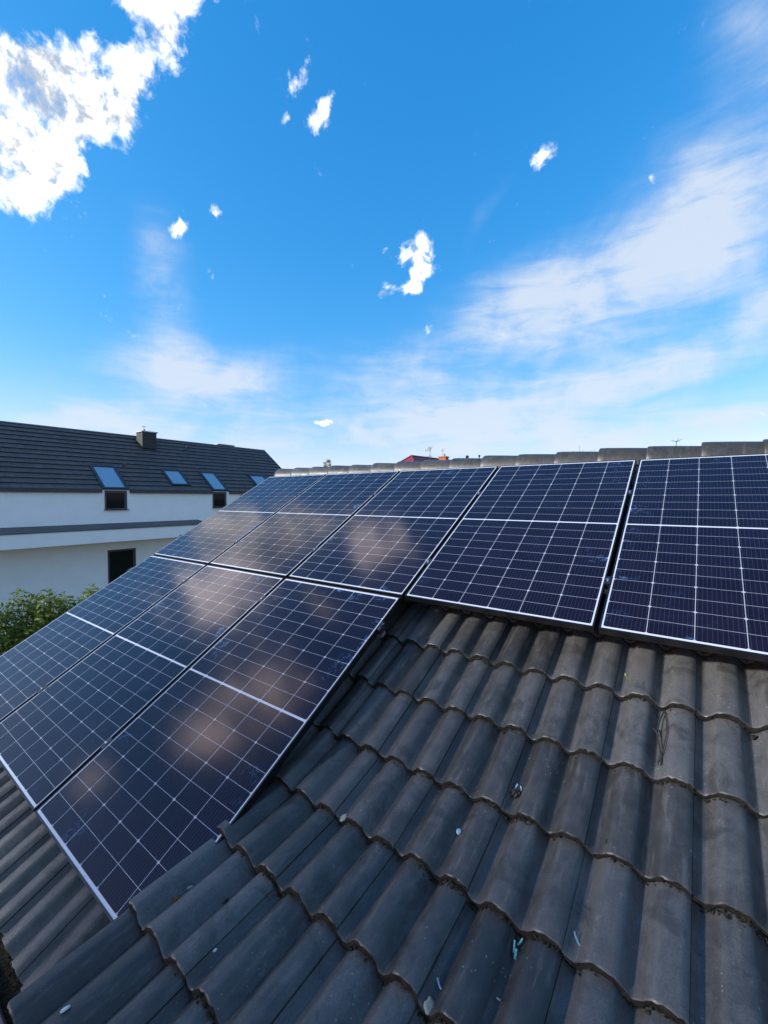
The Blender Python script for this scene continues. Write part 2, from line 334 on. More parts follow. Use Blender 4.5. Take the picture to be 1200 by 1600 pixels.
HB = (3.6, 3.4, GZ)
def hpart(b, name, mats, smooth=None, parent=house): return rebase(b, HB).build(name, mats, parent, smooth)
# main slope; courses counted from the row whose lip lies at v = 1.656
VR = 3.79
fr = {j: .2325 + (v_ - .2325) * .96 for j, v_ in enumerate((1.656, 1.322, .988, .656, .325, -.008, -.338))}
for k in range(1, 9): fr[-k] = fr[0] + .3205 * k
def mainF(j, lift=0): q = roofp(0, fr[j], NA + lift); return q[1:]
# swept lower slope (lip points measured along the curve), it flattens from 29 to 9 degrees
PRO = [(-.5922 + (y + .5922) * .96, 1.4907 + (z - 1.4907) * .96) for y, z in ((1.555, .619), (1.263, .456), (.962, .297), (.666, .189), (.358, .131), (.026, .085), (-.300, .037))]
KMIN, KMAX = -13, 15
mb = MB()
for j in range(-7, 7):
    for k in range(KMIN, KMAX):
        x0 = J0 + TW * k; x1 = x0 + TW
        if j > 0 and k >= -1: continue
        F = mainF(j)
        if j == -7: B = roofp(0, VR + .02, NA - LIP)[1:]
        else: B = mainF(j - 1, -LIP)
        tile(mb, x0, x1, F, B, nx=28 if -6 < k < 8 else 16)
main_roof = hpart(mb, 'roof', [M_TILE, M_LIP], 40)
mb = MB()
for j in range(1, 7):
    F = np.array(PRO[j]); Bp = np.array(PRO[j-1]); d = (Bp - F) / np.hypot(*(Bp - F)); n = np.array([-d[1], d[0]]); B = Bp - n * LIP
    for k in range(-1, KMAX):
        x0 = J0 + TW * k; x1 = x0 + TW
        if k == -1 and j >= 3:
            tile(mb, x0 - .062, x1, F, B, phase0=1 - .062/(TW/2), nx=34, joint=False)
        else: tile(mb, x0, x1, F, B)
swept_roof = tag(hpart(mb, 'swept_roof', [M_TILE, M_LIP], 40), 'flatter flared part of the tile roof in front, right of the panels')
# back slope
mb = MB(); yr, zr = roofp(0, VR, NA)[1:]
for j in range(12):
    for k in range(KMIN, KMAX):
        x0 = J0 + TW * k; F = (yr + (.3 + .334*j) * cos(PIT), zr - (.3 + .334*j) * sin(PIT)); B = (F[0] - .334*cos(PIT), F[1] + .334*sin(PIT) - LIP)
        tile(mb, x0, x0 + TW, F, B, nx=9, jit=False, ns=1)
hpart(mb, 'back_roof', [M_TILE, M_LIP], 40)
XL, XR = J0 + TW*KMIN, J0 + TW*KMAX
b = MB()     # roof boards under the tiles
q0 = roofp(0, -.28, NA - .085); q1 = roofp(0, VR, NA - .085); yb = 2*q1[1] - q0[1]
b.add([(XL+.02, *q0[1:]), (XR-.02, *q0[1:]), (XR-.02, *q1[1:]), (XL+.02, *q1[1:]), (XL+.02, yb, q0[2]), (XR-.02, yb, q0[2])], [(0,1,2,3), (3,2,5,4)])
# boards under the swept part and its closed side
pr = [(y, z - .075) for y, z in PRO]; mn = [tuple(roofp(0, v, NA - .02)[1:]) for v in (1.54, 1.26, .96, .63, .32, 0, -.31)]
x = J0 - TW - .02
b.add([(x, *p) for p in pr] + [(XR - .03, *p) for p in pr], [(i, i+1, i+8, i+7) for i in range(6)])
b.add([(x, *p) for p in pr] + [(x, *p) for p in mn], [(i, i+7, i+8, i+1) for i in range(6)])
hpart(b, 'roof_boarding', M_BOARD)
b = MB()
yw0, yw1 = .12, yb - .25
prof = [(yw0, GZ), (yw1, GZ), (yw1, q0[2] + .0), (q1[1], q1[2] - .1), (yw0, q0[2] + .12)]
for xw in (XL + .12,):
    pass
b.add([(XL + .15, *p) for p in prof] + [(XR - .15, *p) for p in prof], [(0,1,2,3,4), (9,8,7,6,5)] + [(i, i+5, (i+1) % 5 + 5, (i+1) % 5) for i in range(5)])
hpart(b, 'wall', M_CREAM)
# eave gutter at the foot of the main slope
b = MB(); ge = roofp(0, -.345, NA - .072); gr = .062; xs = (XL, 3.10); n_ = 14
ring = []
for i in range(n_ + 1):
    a = pi + pi * i / n_; ring.append((ge[1] + gr*cos(a), ge[2] + gr*sin(a)))
inn = [(ge[1] + (gr-.004)*cos(pi + pi*i/n_), ge[2] + (gr-.004)*sin(pi + pi*i/n_)) for i in range(n_, -1, -1)]
sec = ring + inn; ns_ = len(sec)
b.add([(xs[0], *q) for q in sec] + [(xs[1], *q) for q in sec], [(i, (i+1) % ns_, (i+1) % ns_ + ns_, i + ns_) for i in range(ns_)] + [tuple(range(ns_))])
b.tube([(xs[0], ge[1]-gr, ge[2]+.002), (xs[1], ge[1]-gr, ge[2]+.002)], .009, 8)
gut = hpart(b, 'gutter', M_ANTH, 40)
b = MB()
b.add([(xs[0]+.01, ge[1]-gr+.006, ge[2]-.018), (xs[1]-.01, ge[1]-gr+.006, ge[2]-.018), (xs[1]-.01, ge[1]+gr-.006, ge[2]-.012), (xs[0]+.01, ge[1]+gr-.006, ge[2]-.012)], [(0,1,2,3)])
for i in range(700):
    x = random.uniform(1.9, 3.08); y = ge[1] + random.uniform(-.05, .055); r = random.uniform(.003, .011)
    vs = [(x + r*random.uniform(.5,1.2)*cos(a), y + r*random.uniform(.5,1.2)*sin(a), ge[2] - .018 + random.uniform(0, .004)) for a in (0, 1.3, 2.5, 3.8, 5)] + [(x, y, ge[2] - .018 + r*random.uniform(.4, 1.1))]
    b.add(vs, [(i_, (i_+1) % 5, 5) for i_ in range(5)])
tag(hpart(b, 'gutter_moss', M_MOSS), kind='stuff')
# ridge caps: each overlaps the next one on its left end
for k in range(-13, 10):
    u0 = 4.31 + .345 * k
    if u0 < -.42 or u0 > 7.4: continue
    b = MB(); yc, zc = roofp(0, 3.9, -.057)[1:]; nseg = 18; jz = random.gauss(0, .004); jt = random.gauss(0, .004)
    st = [(.0, .119, -.010), (.004, .133, 0), (.012, .1365, 0), (.05, .136, 0), (.2, .130, -.003), (.375, .122, -.008)]
    vs = []
    for s_, r_, dz in st:
        for i in range(nseg + 1):
            a = rad(-96) + rad(192) * i / nseg; rr = r_ * (1 + .03 * cos(2*a))
            vs.append((u0 + s_, yc + rr * sin(a) * .98, zc - .133 + jz + dz + jt * s_ + rr * cos(a)))
    w = nseg + 1; fs = [(i*w+k2, i*w+k2+1, (i+1)*w+k2+1, (i+1)*w+k2) for i in range(len(st)-1) for k2 in range(nseg)]
    o_ = len(vs); fs.append(tuple(range(w)))
    b.add(vs, fs); hpart(b, 'ridge_tile', M_RIDGE, 50)
# moss and grit caught along the tile lips
b = MB()
def lipp(x, F, n, d, off):
    p = ((x - J0) / (TW/2)) % 1.0; hh = float(hprof(np.array(p))); q = F + n * (hh - LIP*off[0]) - d * off[1]; return (x, q[0], q[1])
for j in range(0, 7):
    F = np.array(PRO[j]); nxt = np.array(PRO[j+1]) if j < 6 else F + (F - np.array(PRO[j-1])); d = (F - nxt) / np.hypot(*(F - nxt)); n = np.array([-d[1], d[0]])
    cnt = [600, 900, 1300, 1600, 1800, 1300, 500][j]
    for i in range(cnt):
        x = random.uniform(3.22, 5.6); dens = 1.5 * max(0, sin(x*5.3 + j*2.1) * sin(x*13.7 + j)) ** .7
        if random.random() > .12 + dens: continue
        q = lipp(x, F, n, d, (random.uniform(.75, 1.05), abs(random.gauss(.002, .007)) - .003)); r = random.uniform(.0014, .0050) * (1.5 if random.random() < .15 else 1)
        a0 = random.uniform(0, 6); vs = [(q[0] + r*random.uniform(.7,1.5)*cos(a0+a), q[1] + r*random.uniform(.7,1.2)*sin(a0+a), q[2] + random.uniform(-.3,.3)*r) for a in (0, 1.3, 2.5, 3.8, 5)] + [(q[0], q[1], q[2] + r*random.uniform(.6, 1.2)), (q[0], q[1], q[2] - r)]
        b.add(vs, [(i_, (i_+1) % 5, 5) for i_ in range(5)] + [((i_+1) % 5, i_, 6) for i_ in range(5)])
tag(b.build('moss', M_MOSS, None), 'dark moss and grit caught under the lips of the roof tiles', 'moss', kind='stuff')

# ------------------------------------------------------------------ solar panels
def make_panel():
    root = thing('solar_panel', 'x', 'solar panel')
    def P(x, y, n): return Vector(x * U + y * V + n * N)
    b = MB(); fw, sd, hh = .008, .0018, .035
    def fbar(x0, y0, x1, y1, n0, n1):
        vs = [P(x, y, n) for n in (n0, n1) for x, y in ((x0,y0),(x1,y0),(x1,y1),(x0,y1))]
        b.add(vs, [(0,3,2,1),(4,5,6,7),(0,1,5,4),(1,2,6,5),(2,3,7,6),(3,0,4,7)], 0, .5)
    for y0, y1, ys in ((0, .008, 0), (PH - .008, PH, PH - sd)):       # short bars run through, top flange and outer wall
        fbar(0, y0, PW, y1, -.004, 0); fbar(0, ys, PW, ys + sd, -hh, -.004)
    for x0, x1, xs in ((0, fw, 0), (PW - fw, PW, PW - sd)):
        fbar(x0, .008, x1, PH - .008, -.004, 0); fbar(xs, sd, xs + sd, PH - sd, -hh, -.004)
    fbar(.0, sd, .028, PH - sd, -hh, -hh + .002); fbar(PW - .028, sd, PW, PH - sd, -hh, -hh + .002)
    b.build('frame', M_FRAME, root)
    b = MB(); b.add([P(x, y, n) for n in (-.0065, -.0016) for x, y in ((sd, sd), (PW-sd, sd), (PW-sd, PH-sd), (sd, PH-sd))], [(0,3,2,1),(4,5,6,7),(0,1,5,4),(1,2,6,5),(2,3,7,6),(3,0,4,7)], 0, .5)
    g = b.build('glass', M_CELL, root); me = g.data; uvl = me.uv_layers.new(name='UVMap')
    for lp in me.loops:
        c = me.vertices[lp.vertex_index].co; uvl.data[lp.index].uv = (c.x, Vector(c).dot(Vector(V)))
    b = MB(); q = [P(x, y, -.022) for x, y in ((PW/2 - .06, PH/2 - .04), (PW/2 + .06, PH/2 - .04), (PW/2 + .06, PH/2 + .04), (PW/2 - .06, PH/2 + .04))]; q2 = [v + Vector(N) * .0155 for v in q]
    b.add(q + q2, [(0,3,2,1),(4,5,6,7),(0,1,5,4),(1,2,6,5),(2,3,7,6),(3,0,4,7)]); b.build('junction_box', M_BOARD, root)
    return root
def dup(root):
    r = root.copy(); COL.objects.link(r)
    for ch in list(root.children):
        c = ch.copy(); COL.objects.link(c); c.parent = r
        for g in ch.children: d = g.copy(); COL.objects.link(d); d.parent = c
    return r
panel0 = make_panel()
PL = [(0, 1, 'far solar panel at the left end of the upper row'),
      (1, 1, 'second solar panel from the left in the upper row, with a beige cloud reflection'),
      (2, 1, 'middle solar panel of the five in the upper row'),
      (3, 1, 'fourth solar panel from the left in the upper row, directly above bare tiles'),
      (4, 1, 'solar panel at the right end of the upper row, cut off by the photo edge'),
      (0, 0, 'bluish solar panel at the left end of the lower row, beside the green hedge'),
      (1, 0, 'solar panel in the middle of the three lower row panels'),
      (2, 0, 'near solar panel at the right end of the lower row, corner tucked behind tiles')]
for i, (c, r, lab) in enumerate(PL):
    o = panel0 if i == 0 else dup(panel0)
    o.location = roofp(c * (PW + GAP) - .008, r * (PH + VGAP) - .008, 0) + rng.normal(0, .0006, 3); tag(o, lab, 'solar panel', 'solar panels mounted on the tile roof')
# rails with clamps under the panels
def obox(b, u0, u1, v0, v1, n0, n1):
    vs = [roofp(u, v, n) for n in (n0, n1) for u, v in ((u0,v0),(u1,v0),(u1,v1),(u0,v1))]; b.add(vs, [(0,3,2,1),(4,5,6,7),(0,1,5,4),(1,2,6,5),(2,3,7,6),(3,0,4,7)], 0, .5)
RL = [(.354, -.03, 3.165, 3, 'lower aluminium mounting rail under the lower row of panels'), (1.52, -.03, 3.20, 3, 'upper aluminium mounting rail under the lower row of panels'),
      (2.13, -.03, 5.40, 5, 'lower aluminium mounting rail under the upper row of panels'), (3.06, -.03, 5.40, 5, 'upper aluminium mounting rail under the upper row, nearest the ridge')]
for v, u0, u1, n_p, lab in RL:
    base = roofp(u0, v, -.06); r = thing('mounting_rail', lab, 'rail', tuple(base), 'mounting rails of the solar panels')
    def rb(name, bb, mt, par=None): return rebase(bb, base).build(name, mt, par or r)
    b = MB(); obox(b, u0, u1, v - .02, v + .02, -.076, -.0365); obox(b, u0, u1, v - .006, v + .006, -.0365, -.0358); rb('rail', b, M_ALU)
    for k in range(1, n_p):
        uc = k * (PW + GAP) - GAP/2 - .008; b = MB(); obox(b, uc - GAP/2 + .002, uc + GAP/2 - .002, v - .03, v + .03, -.0355, .0005); obox(b, uc - GAP/2 - .006, uc + GAP/2 + .006, v - .03, v + .03, .0008, .0035)
        mc = rb('mid_clamp', b, M_ALUDARK); b = MB(); b.tube([roofp(uc, v, .0035), roofp(uc, v, .009)], .0065, 6); rb('bolt', b, M_ALU, mc)
    ue = n_p * (PW + GAP) - GAP - .008
    for k in ((0,) if v == .354 else (0, 1)):
        b = MB(); uc = ue + .012 if k else -.020
        obox(b, uc - .01, uc + .01, v - .03, v + .03, -.0355, .001); b.tube([roofp(uc, v, .001), roofp(uc, v, .008)], .006, 6); rb('end_clamp', b, M_ALUDARK)
    k = 0
    while u0 + .35 + k * 1.2 < u1:
        uh = J0 + TW * round((u0 + .35 + k*1.2 - J0) / TW) + .04; b = MB(); obox(b, uh - .015, uh + .015, v - .03, v - .022, -.150, -.045); obox(b, uh - .015, uh + .015, v - .022, v + .17, -.156, -.150); rb('roof_hook', b, M_ALU); k += 1

# ------------------------------------------------------------------ white neighbour house
XW = -13.35; ZE, ZR, XRD = 1.80, 4.41, -16.85; Y0, Y1 = -7.0, 15.93; TP = (ZR - ZE) / (XW - XRD)
hb = (XRD, 4.0, GZ)
nb = thing('white_house', 'long white rendered house with dark flat tile roof and skylights across the garden', 'house', hb)
def npart(b, name, mats, smooth=None, parent=nb):
    base = np.array(hb)
    o = rebase(b, base).build(name, mats, None, smooth); o.parent = parent
    return o
def roofz(x): return ZE + (XW - x) * TP
nl = math.hypot(1, TP); RN = Vector((TP/nl, 0, 1/nl)); RS = Vector((-1/nl, 0, TP/nl))    # normal and up-slope
b = MB()
zt = ZE + .02
b.add([(XW, Y0+.1, GZ), (XW, Y1-.1, GZ), (XW, Y1-.1, zt), (XW, Y0+.1, zt), (2*XRD-XW, Y0+.1, GZ), (2*XRD-XW, Y1-.1, GZ), (2*XRD-XW, Y1-.1, zt), (2*XRD-XW, Y0+.1, zt), (XRD, Y1-.1, ZR-.08), (XRD, Y0+.1, ZR-.08)],
      [(0,1,2,3), (5,4,7,6), (1,5,6,8,2), (4,0,3,9,7)])
npart(b, 'wall', M_WHITE)
def rpt(y, s, n): return Vector((XW, y, ZE)) + RS * s + RN * n      # point on the front roof slope: s up the slope
SL = (XW - XRD) * nl
SKY = [(5.86, 6.79, 0.0, 1.62), (8.60, 9.48, .36, 1.58), (10.36, 11.19, 0.0, 1.56), (13.05, 14.08, .30, 1.52)]
b = MB(); NC = 14; g = SL / NC
for side in (0, 1):
    for i in range(NC):
        off = (i % 2) * .15; y = Y0 - off
        while y < Y1:
            ya, yb_ = max(y, Y0), min(y + .30, Y1); y += .30
            if yb_ - ya < .01: continue
            s0, s1 = i*g - .03, (i+1)*g + .03
            if side == 0:
                cut = [q for q in SKY if q[2] - .02 < (s0+s1)/2 < q[3] + .02 and ya < q[1] and yb_ > q[0]]
                if cut:
                    q = cut[0]
                    if ya < q[0] - .01: yb_ = q[0]
                    elif yb_ > q[1] + .01: ya = q[1]
                    else: continue
            jn = random.gauss(0, .0015); lf = .055
            def R_(yy, s, n):
                v_ = rpt(yy, s, n)
                return v_ if side == 0 else Vector((2*XRD - v_.x, v_.y, v_.z))
            e_ = .004
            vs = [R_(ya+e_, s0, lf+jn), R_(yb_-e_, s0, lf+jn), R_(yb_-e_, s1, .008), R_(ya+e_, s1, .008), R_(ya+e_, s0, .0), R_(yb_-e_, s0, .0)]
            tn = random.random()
            for f_, mi_ in (((0,1,2,3), 0), ((4,5,1,0), 1)): b.add(vs, [f_ if side == 0 else tuple(reversed(f_))], mi_, tn)  # downward-facing front edges get the dark material to stand for their shade
for side in (0, 1):
    sg = 1 if side == 0 else -1
    vs = [rpt(yy, s, -.012) for yy, s in ((Y0, -.02), (Y1, -.02), (Y1, SL), (Y0, SL))]
    if side: vs = [Vector((2*XRD - v_.x, v_.y, v_.z)) for v_ in vs]
    b.add(vs, [(0,1,2,3)], 1)
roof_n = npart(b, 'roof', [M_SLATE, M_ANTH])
b = MB()
b.add([(XRD + .11*sx, yy, ZR + .035 - abs(sx)*.06) for yy in (Y0, Y1) for sx in (-1, 0, 1)], [(0,1,4,3), (1,2,5,4)]); npart(b, 'ridge', M_SLATE, parent=nb)
b = MB(); b.box((XW - .02, Y0, ZE - .115), (XW + .10, 5.83, ZE + .012)); b.box((XW - .02, 6.82, ZE - .115), (XW + .10, 10.33, ZE + .012)); b.box((XW - .02, 11.22, ZE - .115), (XW + .10, Y1, ZE + .012)); npart(b, 'gutter', M_ANTH)
for yy in (Y0, Y1):       # verge trim on the gables
    b = MB()
    vs = [rpt(yy + dy, s, n) for dy in (-.05, .03) for s, n in ((-.03, -.10), (SL, -.10), (SL, .045), (-.03, .045))]
    b.add(vs, [(0,1,2,3), (7,6,5,4), (0,4,5,1), (2,6,7,3), (0,3,7,4)])
    npart(b, 'verge_trim', M_ANTH)
for i, (ya, yb_, s0, s1) in enumerate(SKY):
    b = MB(); fw = .11
    def bar(y0, y1, a0, a1, n0, n1, bb=None):
        vs = [rpt(y, s, n) for n in (n0, n1) for y, s in ((y0,a0),(y1,a0),(y1,a1),(y0,a1))]; (bb or b).add(vs, [(0,3,2,1),(4,5,6,7),(0,1,5,4),(1,2,6,5),(2,3,7,6),(3,0,4,7)], 0, .5)
    bar(ya, ya + fw, s0, s1, -.02, .075); bar(yb_ - fw, yb_, s0, s1, -.02, .075); bar(ya + fw, yb_ - fw, s1 - .13, s1, -.02, .085); bar(ya + fw, yb_ - fw, s0, s0 + .09, -.02, .070)
    sk = npart(b, 'skylight', M_ANTH)
    b = MB(); bar(ya + fw, yb_ - fw, s0 + .09, s1 - .13, .03, .05); gl = npart(b, 'pane', M_SKYGLASS, parent=nb); gl.parent = sk
for y0, y1, z0 in ((5.94, 6.71, 1.05), (10.36, 11.06, 1.05)):
    b = MB(); zt_ = ZE - .02; x0 = XW - .06; x1 = XW + .025
    for a, c in (((y0, z0), (y0 + .055, zt_)), ((y1 - .10, z0), (y1, zt_)), ((y0 + .055, zt_ - .09), (y1 - .10, zt_)), ((y0 + .055, z0), (y1 - .10, z0 + .05))): b.box((x0, a[0], a[1]), (x1, c[0], c[1]))
    w_ = npart(b, 'window', M_ANTH)
    b = MB(); b.box((XW - .002, y0 + .055, z0 + .05), (XW + .006, y1 - .10, zt_ - .09)); g_ = npart(b, 'pane', M_DARKGLASS); g_.parent = w_
    b = MB(); b.box((XW + .002, y0 - .03, z0 - .03), (XW + .09, y1 + .06, z0 - .002)); s_ = npart(b, 'sill', M_ANTH); s_.parent = w_
# pent roof band between the storeys
b = MB(); OV = 1.2; zt_, zf = .525, .398; X2 = XW + OV; YB = 9.6
b.add([(XW + .002, Y0, zt_), (XW + .002, YB, zt_), (X2 + .03, YB, zf), (X2 + .03, Y0, zf), (X2 + .03, Y0, zf - .03), (X2 + .03, YB, zf - .03)], [(0,3,2,1), (3,4,5,2)])
npart(b, 'pent_roof', M_SLATE)
b = MB(); b.box((XW + .003, Y0 + .02, -.085), (X2, YB - .01, zf - .025))
npart(b, 'eave_band', M_WHITE)
b = MB(); b.box((XW - .10, 6.0, GZ + .1), (XW + .004, 7.0, -.50)); dr = npart(b, 'door', M_DARKGLASS)
b = MB(); b.box((XW - .02, 6.0, GZ + .1), (XW + .012, 6.06, -.50)); b.box((XW - .02, 6.90, GZ + .1), (XW + .012, 7.0, -.50)); b.box((XW - .02, 6.06, -.57), (XW + .012, 6.90, -.50)); f_ = npart(b, 'frame', M_ANTH); f_.parent = dr
b = MB(); b.box((-16.42, 8.42, roofz(-16.42) - .3), (-15.82, 9.05, 4.52)); ch = npart(b, 'chimney', M_CHIM)
b = MB(); b.box((-16.47, 8.37, 4.522), (-15.77, 9.10, 4.57)); c_ = npart(b, 'cap', M_ZINC); c_.parent = ch
b = MB(); b.tube([(-16.1, 8.62, 4.57), (-16.1, 8.62, 4.68)], .05, 10); b.tube([(-16.1, 8.62, 4.68), (-16.1, 8.62, 4.80)], .012, 6); b.tube([(-16.1, 8.52, 4.80), (-16.1, 8.72, 4.82)], .012, 6); c_ = npart(b, 'cowl', M_ZINC); c_.parent = ch
b = MB(); b.box((-17.75, 13.1, 3.4), (-17.2, 14.1, 4.52)); ch = npart(b, 'chimney', M_CHIM)
b = MB(); b.box((-17.8, 13.05, 4.522), (-17.15, 14.15, 4.56)); c_ = npart(b, 'cap', M_ZINC); c_.parent = ch
for vx, vy in ((-14.55, 7.12), (-16.16, 10.73)):
    b = MB(); z0 = roofz(vx); b.tube([(vx, vy, z0 - .05), (vx, vy, z0 + .16)], .045, 10); b.tube([(vx, vy, z0 + .16), (vx, vy, z0 + .2), (vx, vy, z0 + .23)], [.075, .075, .02], 10); npart(b, 'vent_pipe', M_ANTH)

# ------------------------------------------------------------------ hedge and far trees
def leaf(b, p, s, nrm, tint):
    nrm = nrm.normalized(); a = nrm.orthogonal().normalized(); ang = random.uniform(0, 6.28); c = nrm.cross(a); d = a * cos(ang) + c * sin(ang); e = nrm.cross(d)
    b.add([p - d*s*.55, p + e*s*.28 + nrm*s*.08, p + d*s*.6, p - e*s*.28 + nrm*s*.08], [(0,1,2), (0,2,3)], 0, tint)
def hedge():
    base = (-3.5, 2.0, GZ); r = thing('hedge', 'leafy green hedge in front of the white house, left of the panels', 'hedge', base)
    b = MB()
    def top(y): return -.05 + .08*sin(y*1.9 + 1) + .07*sin(y*5.3) - .16*max(0, 1.25 - y)
    for i in range(46000):
        y = random.uniform(-1.5, 6.0); zt_ = top(y); u = random.random()
        th = random.uniform(0, pi); rx, rz = .62, .75
        k = random.random() ** .35 * (1 + .13*sin(y*7 + th*3) + .1*sin(y*13 - th*5))
        x = -3.7 + rx*k*cos(th); z = zt_ - rz + rz*k*sin(th)*1.0
        if random.random() < .35: x = -3.7 + rx*(1 + .15*sin(y*6))*random.uniform(.8, 1.08); z = random.uniform(-1.9, zt_ - .5)
        nv = Vector((x + 3.7, random.gauss(0, .35), (z - zt_ + .7))) + Vector((random.gauss(0, .45), random.gauss(0, .45), random.gauss(0, .35) + .25))
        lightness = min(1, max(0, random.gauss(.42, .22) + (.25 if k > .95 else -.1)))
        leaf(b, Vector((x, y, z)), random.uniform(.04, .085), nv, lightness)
    stems = MB()
    for i in range(34):
        y = random.uniform(-.5, 4.5); p = Vector((-3.7 + random.uniform(-.35, .35), y, top(y) - .15)); d = Vector((random.gauss(0, .35), random.gauss(.05, .4), 1)).normalized(); L = random.uniform(.15, .34)
        pts = [p + d*L*q + Vector((0, .06*q*q*random.uniform(-1, 1), -.05*q*q)) for q in (0, .35, .7, 1)]; stems.tube(pts, [.005, .004, .003, .0015], 5)
        for q in range(9): leaf(b, pts[min(3, 1 + q // 3)] + Vector((random.gauss(0, .025), random.gauss(0, .025), random.gauss(0, .02))), random.uniform(.025, .055), Vector((random.gauss(.4, .5), random.gauss(0, .5), 1)), random.uniform(.4, .95))
    for y in np.arange(-1.2, 6, .45): stems.tube([(-3.7, y, GZ), (-3.7 + random.gauss(0, .05), y + random.gauss(0, .05), -1.5), (-3.7 + random.gauss(0, .15), y + random.gauss(0, .15), -.5)], [.03, .022, .01], 6)
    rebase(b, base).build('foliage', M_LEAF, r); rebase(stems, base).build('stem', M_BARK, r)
hedge()
def tree(loc, top, width, height, mt, label, seed, cat='tree', conifer=False, group='distant trees behind the ridge', dense=46):
    rs = random.Random(seed); x, y = loc; r = thing('tree', label, cat, (x, y, GZ), group)
    b = MB()
    def brn(p0, p1, r0, r1): b.tube([p0, ((p0[0]+p1[0])/2 + rs.gauss(0, .1), (p0[1]+p1[1])/2 + rs.gauss(0, .1), (p0[2]+p1[2])/2), p1], [r0, (r0+r1)/2, r1], 7)
    ht = top - GZ; brn((0,0,0), (0,0,ht*.92), .16, .02)
    cl = []
    for i in range(26):
        f = rs.uniform(0, 1); z = ht - height*f; wr = width * ((f if conifer else math.sqrt(max(0.02, 1 - (2*f-1)**2)))) * rs.uniform(.35, 1); a = rs.uniform(0, 6.28)
        c = Vector((wr*cos(a), wr*sin(a), z)); cl.append(c); brn((0, 0, z - .35*wr - .1), tuple(c), .04, .01)
    cl.append(Vector((0, 0, ht - .15)))
    b.build('trunk', M_BARK, r)
    c = MB()
    for q in cl:
        sz = width*.26
        for i in range(dense):
            p_ = q + Vector((rs.gauss(0, sz*.5), rs.gauss(0, sz*.5), rs.gauss(0, sz*.5))); leaf(c, p_, rs.uniform(.10, .2), Vector((rs.gauss(0, 1), rs.gauss(0, 1), rs.gauss(.4, 1))), min(1, max(0, rs.gauss(.5, .25))))
    c.build('crown', mt, r)
    return r
tree((-37.17, 42.43), 6.75, 1.05, 3.4, M_LEAF_FAR, 'yellow green tree top peeking over the far left end of the ridge', 1)
tree((-32.72, 46.35), 6.2, .35, 2.2, M_LEAF_FAR, 'small yellowish tree tip above the ridge, left of the red roof', 2)
tree((-16.91, 44.52), 6.35, .5, 2.6, M_LEAF_DARK, 'dark tree tip above the ridge, just right of the brick chimney', 3, conifer=True)
tree((-15.66, 45.1), 6.45, .3, 2.6, M_LEAF_DARK, 'narrow dark tree tip above the ridge, farther right from the brick chimney', 4, conifer=True)

tree((-10.0, -14.4), 8.5, 2.5, 5.0, M_LEAF_DARK, 'unseen leafy tree added behind the viewpoint to shade the lower left roof', 9, group='trees added for shade', dense=170)  # out of view, put in to cast dappled shade on the lower tiles
# ------------------------------------------------------------------ far houses over the ridge
A = Vector((-27.96, 49.78, 7.47)); Bq = Vector((-27.35, 55.99, 7.47)); dr_ = (Bq - A).normalized(); sd_ = Vector((dr_.y, -dr_.x, 0))   # sd_ points right
rh = thing('red_roofed_house', 'distant house with dark red roof seen over the ridge', 'house', (A.x, A.y, GZ))
ze_ = 4.0; hw = 4.6
def P3(a, s, z): q = A + dr_*a + sd_*s; return (q.x - A.x, q.y - A.y, z - GZ)
b = MB(); b.add([P3(0,0,7.47), P3(12,0,7.47), P3(-4,-hw,ze_), P3(16,-hw,ze_), P3(-4,hw,ze_), P3(16,hw,ze_)], [(0,2,3,1), (0,1,5,4), (0,4,2), (1,3,5)]); rf = b.build('roof', M_RED, rh)
b = MB()
for e in ((P3(0,0,7.5), P3(-4,-hw,ze_+.03)), (P3(0,0,7.5), P3(-4,hw,ze_+.03)), (P3(0,0,7.5), P3(12,0,7.5))): b.tube(e, .09, 6)
b.build('ridge_capping', M_RED, rf)
b = MB(); q = [P3(-3.6,-hw+.4,GZ), P3(15.6,-hw+.4,GZ), P3(15.6,hw-.4,GZ), P3(-3.6,hw-.4,GZ)]; q2 = [(x, y, ze_ - GZ + .05) for x, y, z in q]; b.add(q + q2, [(0,1,5,4), (1,2,6,5), (2,3,7,6), (3,0,4,7)]); b.build('wall', M_CREAM, rh)
b = MB(); am = (-25.75 - A.x, 51.14 - A.y); z0 = 5.2 - GZ
b.tube([(*am, z0), (*am, 8.62 - GZ)], .035, 6)
for zz, w_, dx in ((8.55, .45, .0), (8.25, .55, -.25), (7.35, .9, -.3)):
    zq = zz - GZ; b.tube([(am[0] - w_ + dx, am[1], zq), (am[0] + w_*.6 + dx, am[1] + .2, zq)], .02, 5)
    for k in (-.8, -.3, .2, .6): b.tube([(am[0] + k*w_ + dx, am[1] - .1, zq - .22), (am[0] + k*w_ + dx, am[1] + .1, zq + .22)], .014, 4)
an = thing('roof_antenna', 'thin television antenna mast with short cross rods above the red roof', 'antenna', (A.x, A.y, GZ)); b.build('mast', M_ANTH, an)
hx, hy = -19.3, 43.3
bh = thing('brick_chimney_house', 'distant house of which only an orange brick chimney shows over the ridge', 'house', (hx, hy, GZ))
b = MB(); b.box((-3, -2, 0), (3.2, 6, 6.6)); b.build('wall', M_CREAM, bh)
b = MB(); b.add([(-3.4,-2.4,6.55), (3.6,-2.4,6.55), (3.6,6.4,6.55), (-3.4,6.4,6.55), (-3.4,2,8.75), (3.6,2,8.75)], [(0,1,5,4), (2,3,4,5), (0,4,3), (1,2,5)]); rf = b.build('roof', M_RED, bh)
b = MB(); b.box((-.45, -.35, 7.0), (.45, .35, 9.22)); chm = b.build('chimney', M_BRICK, rf)
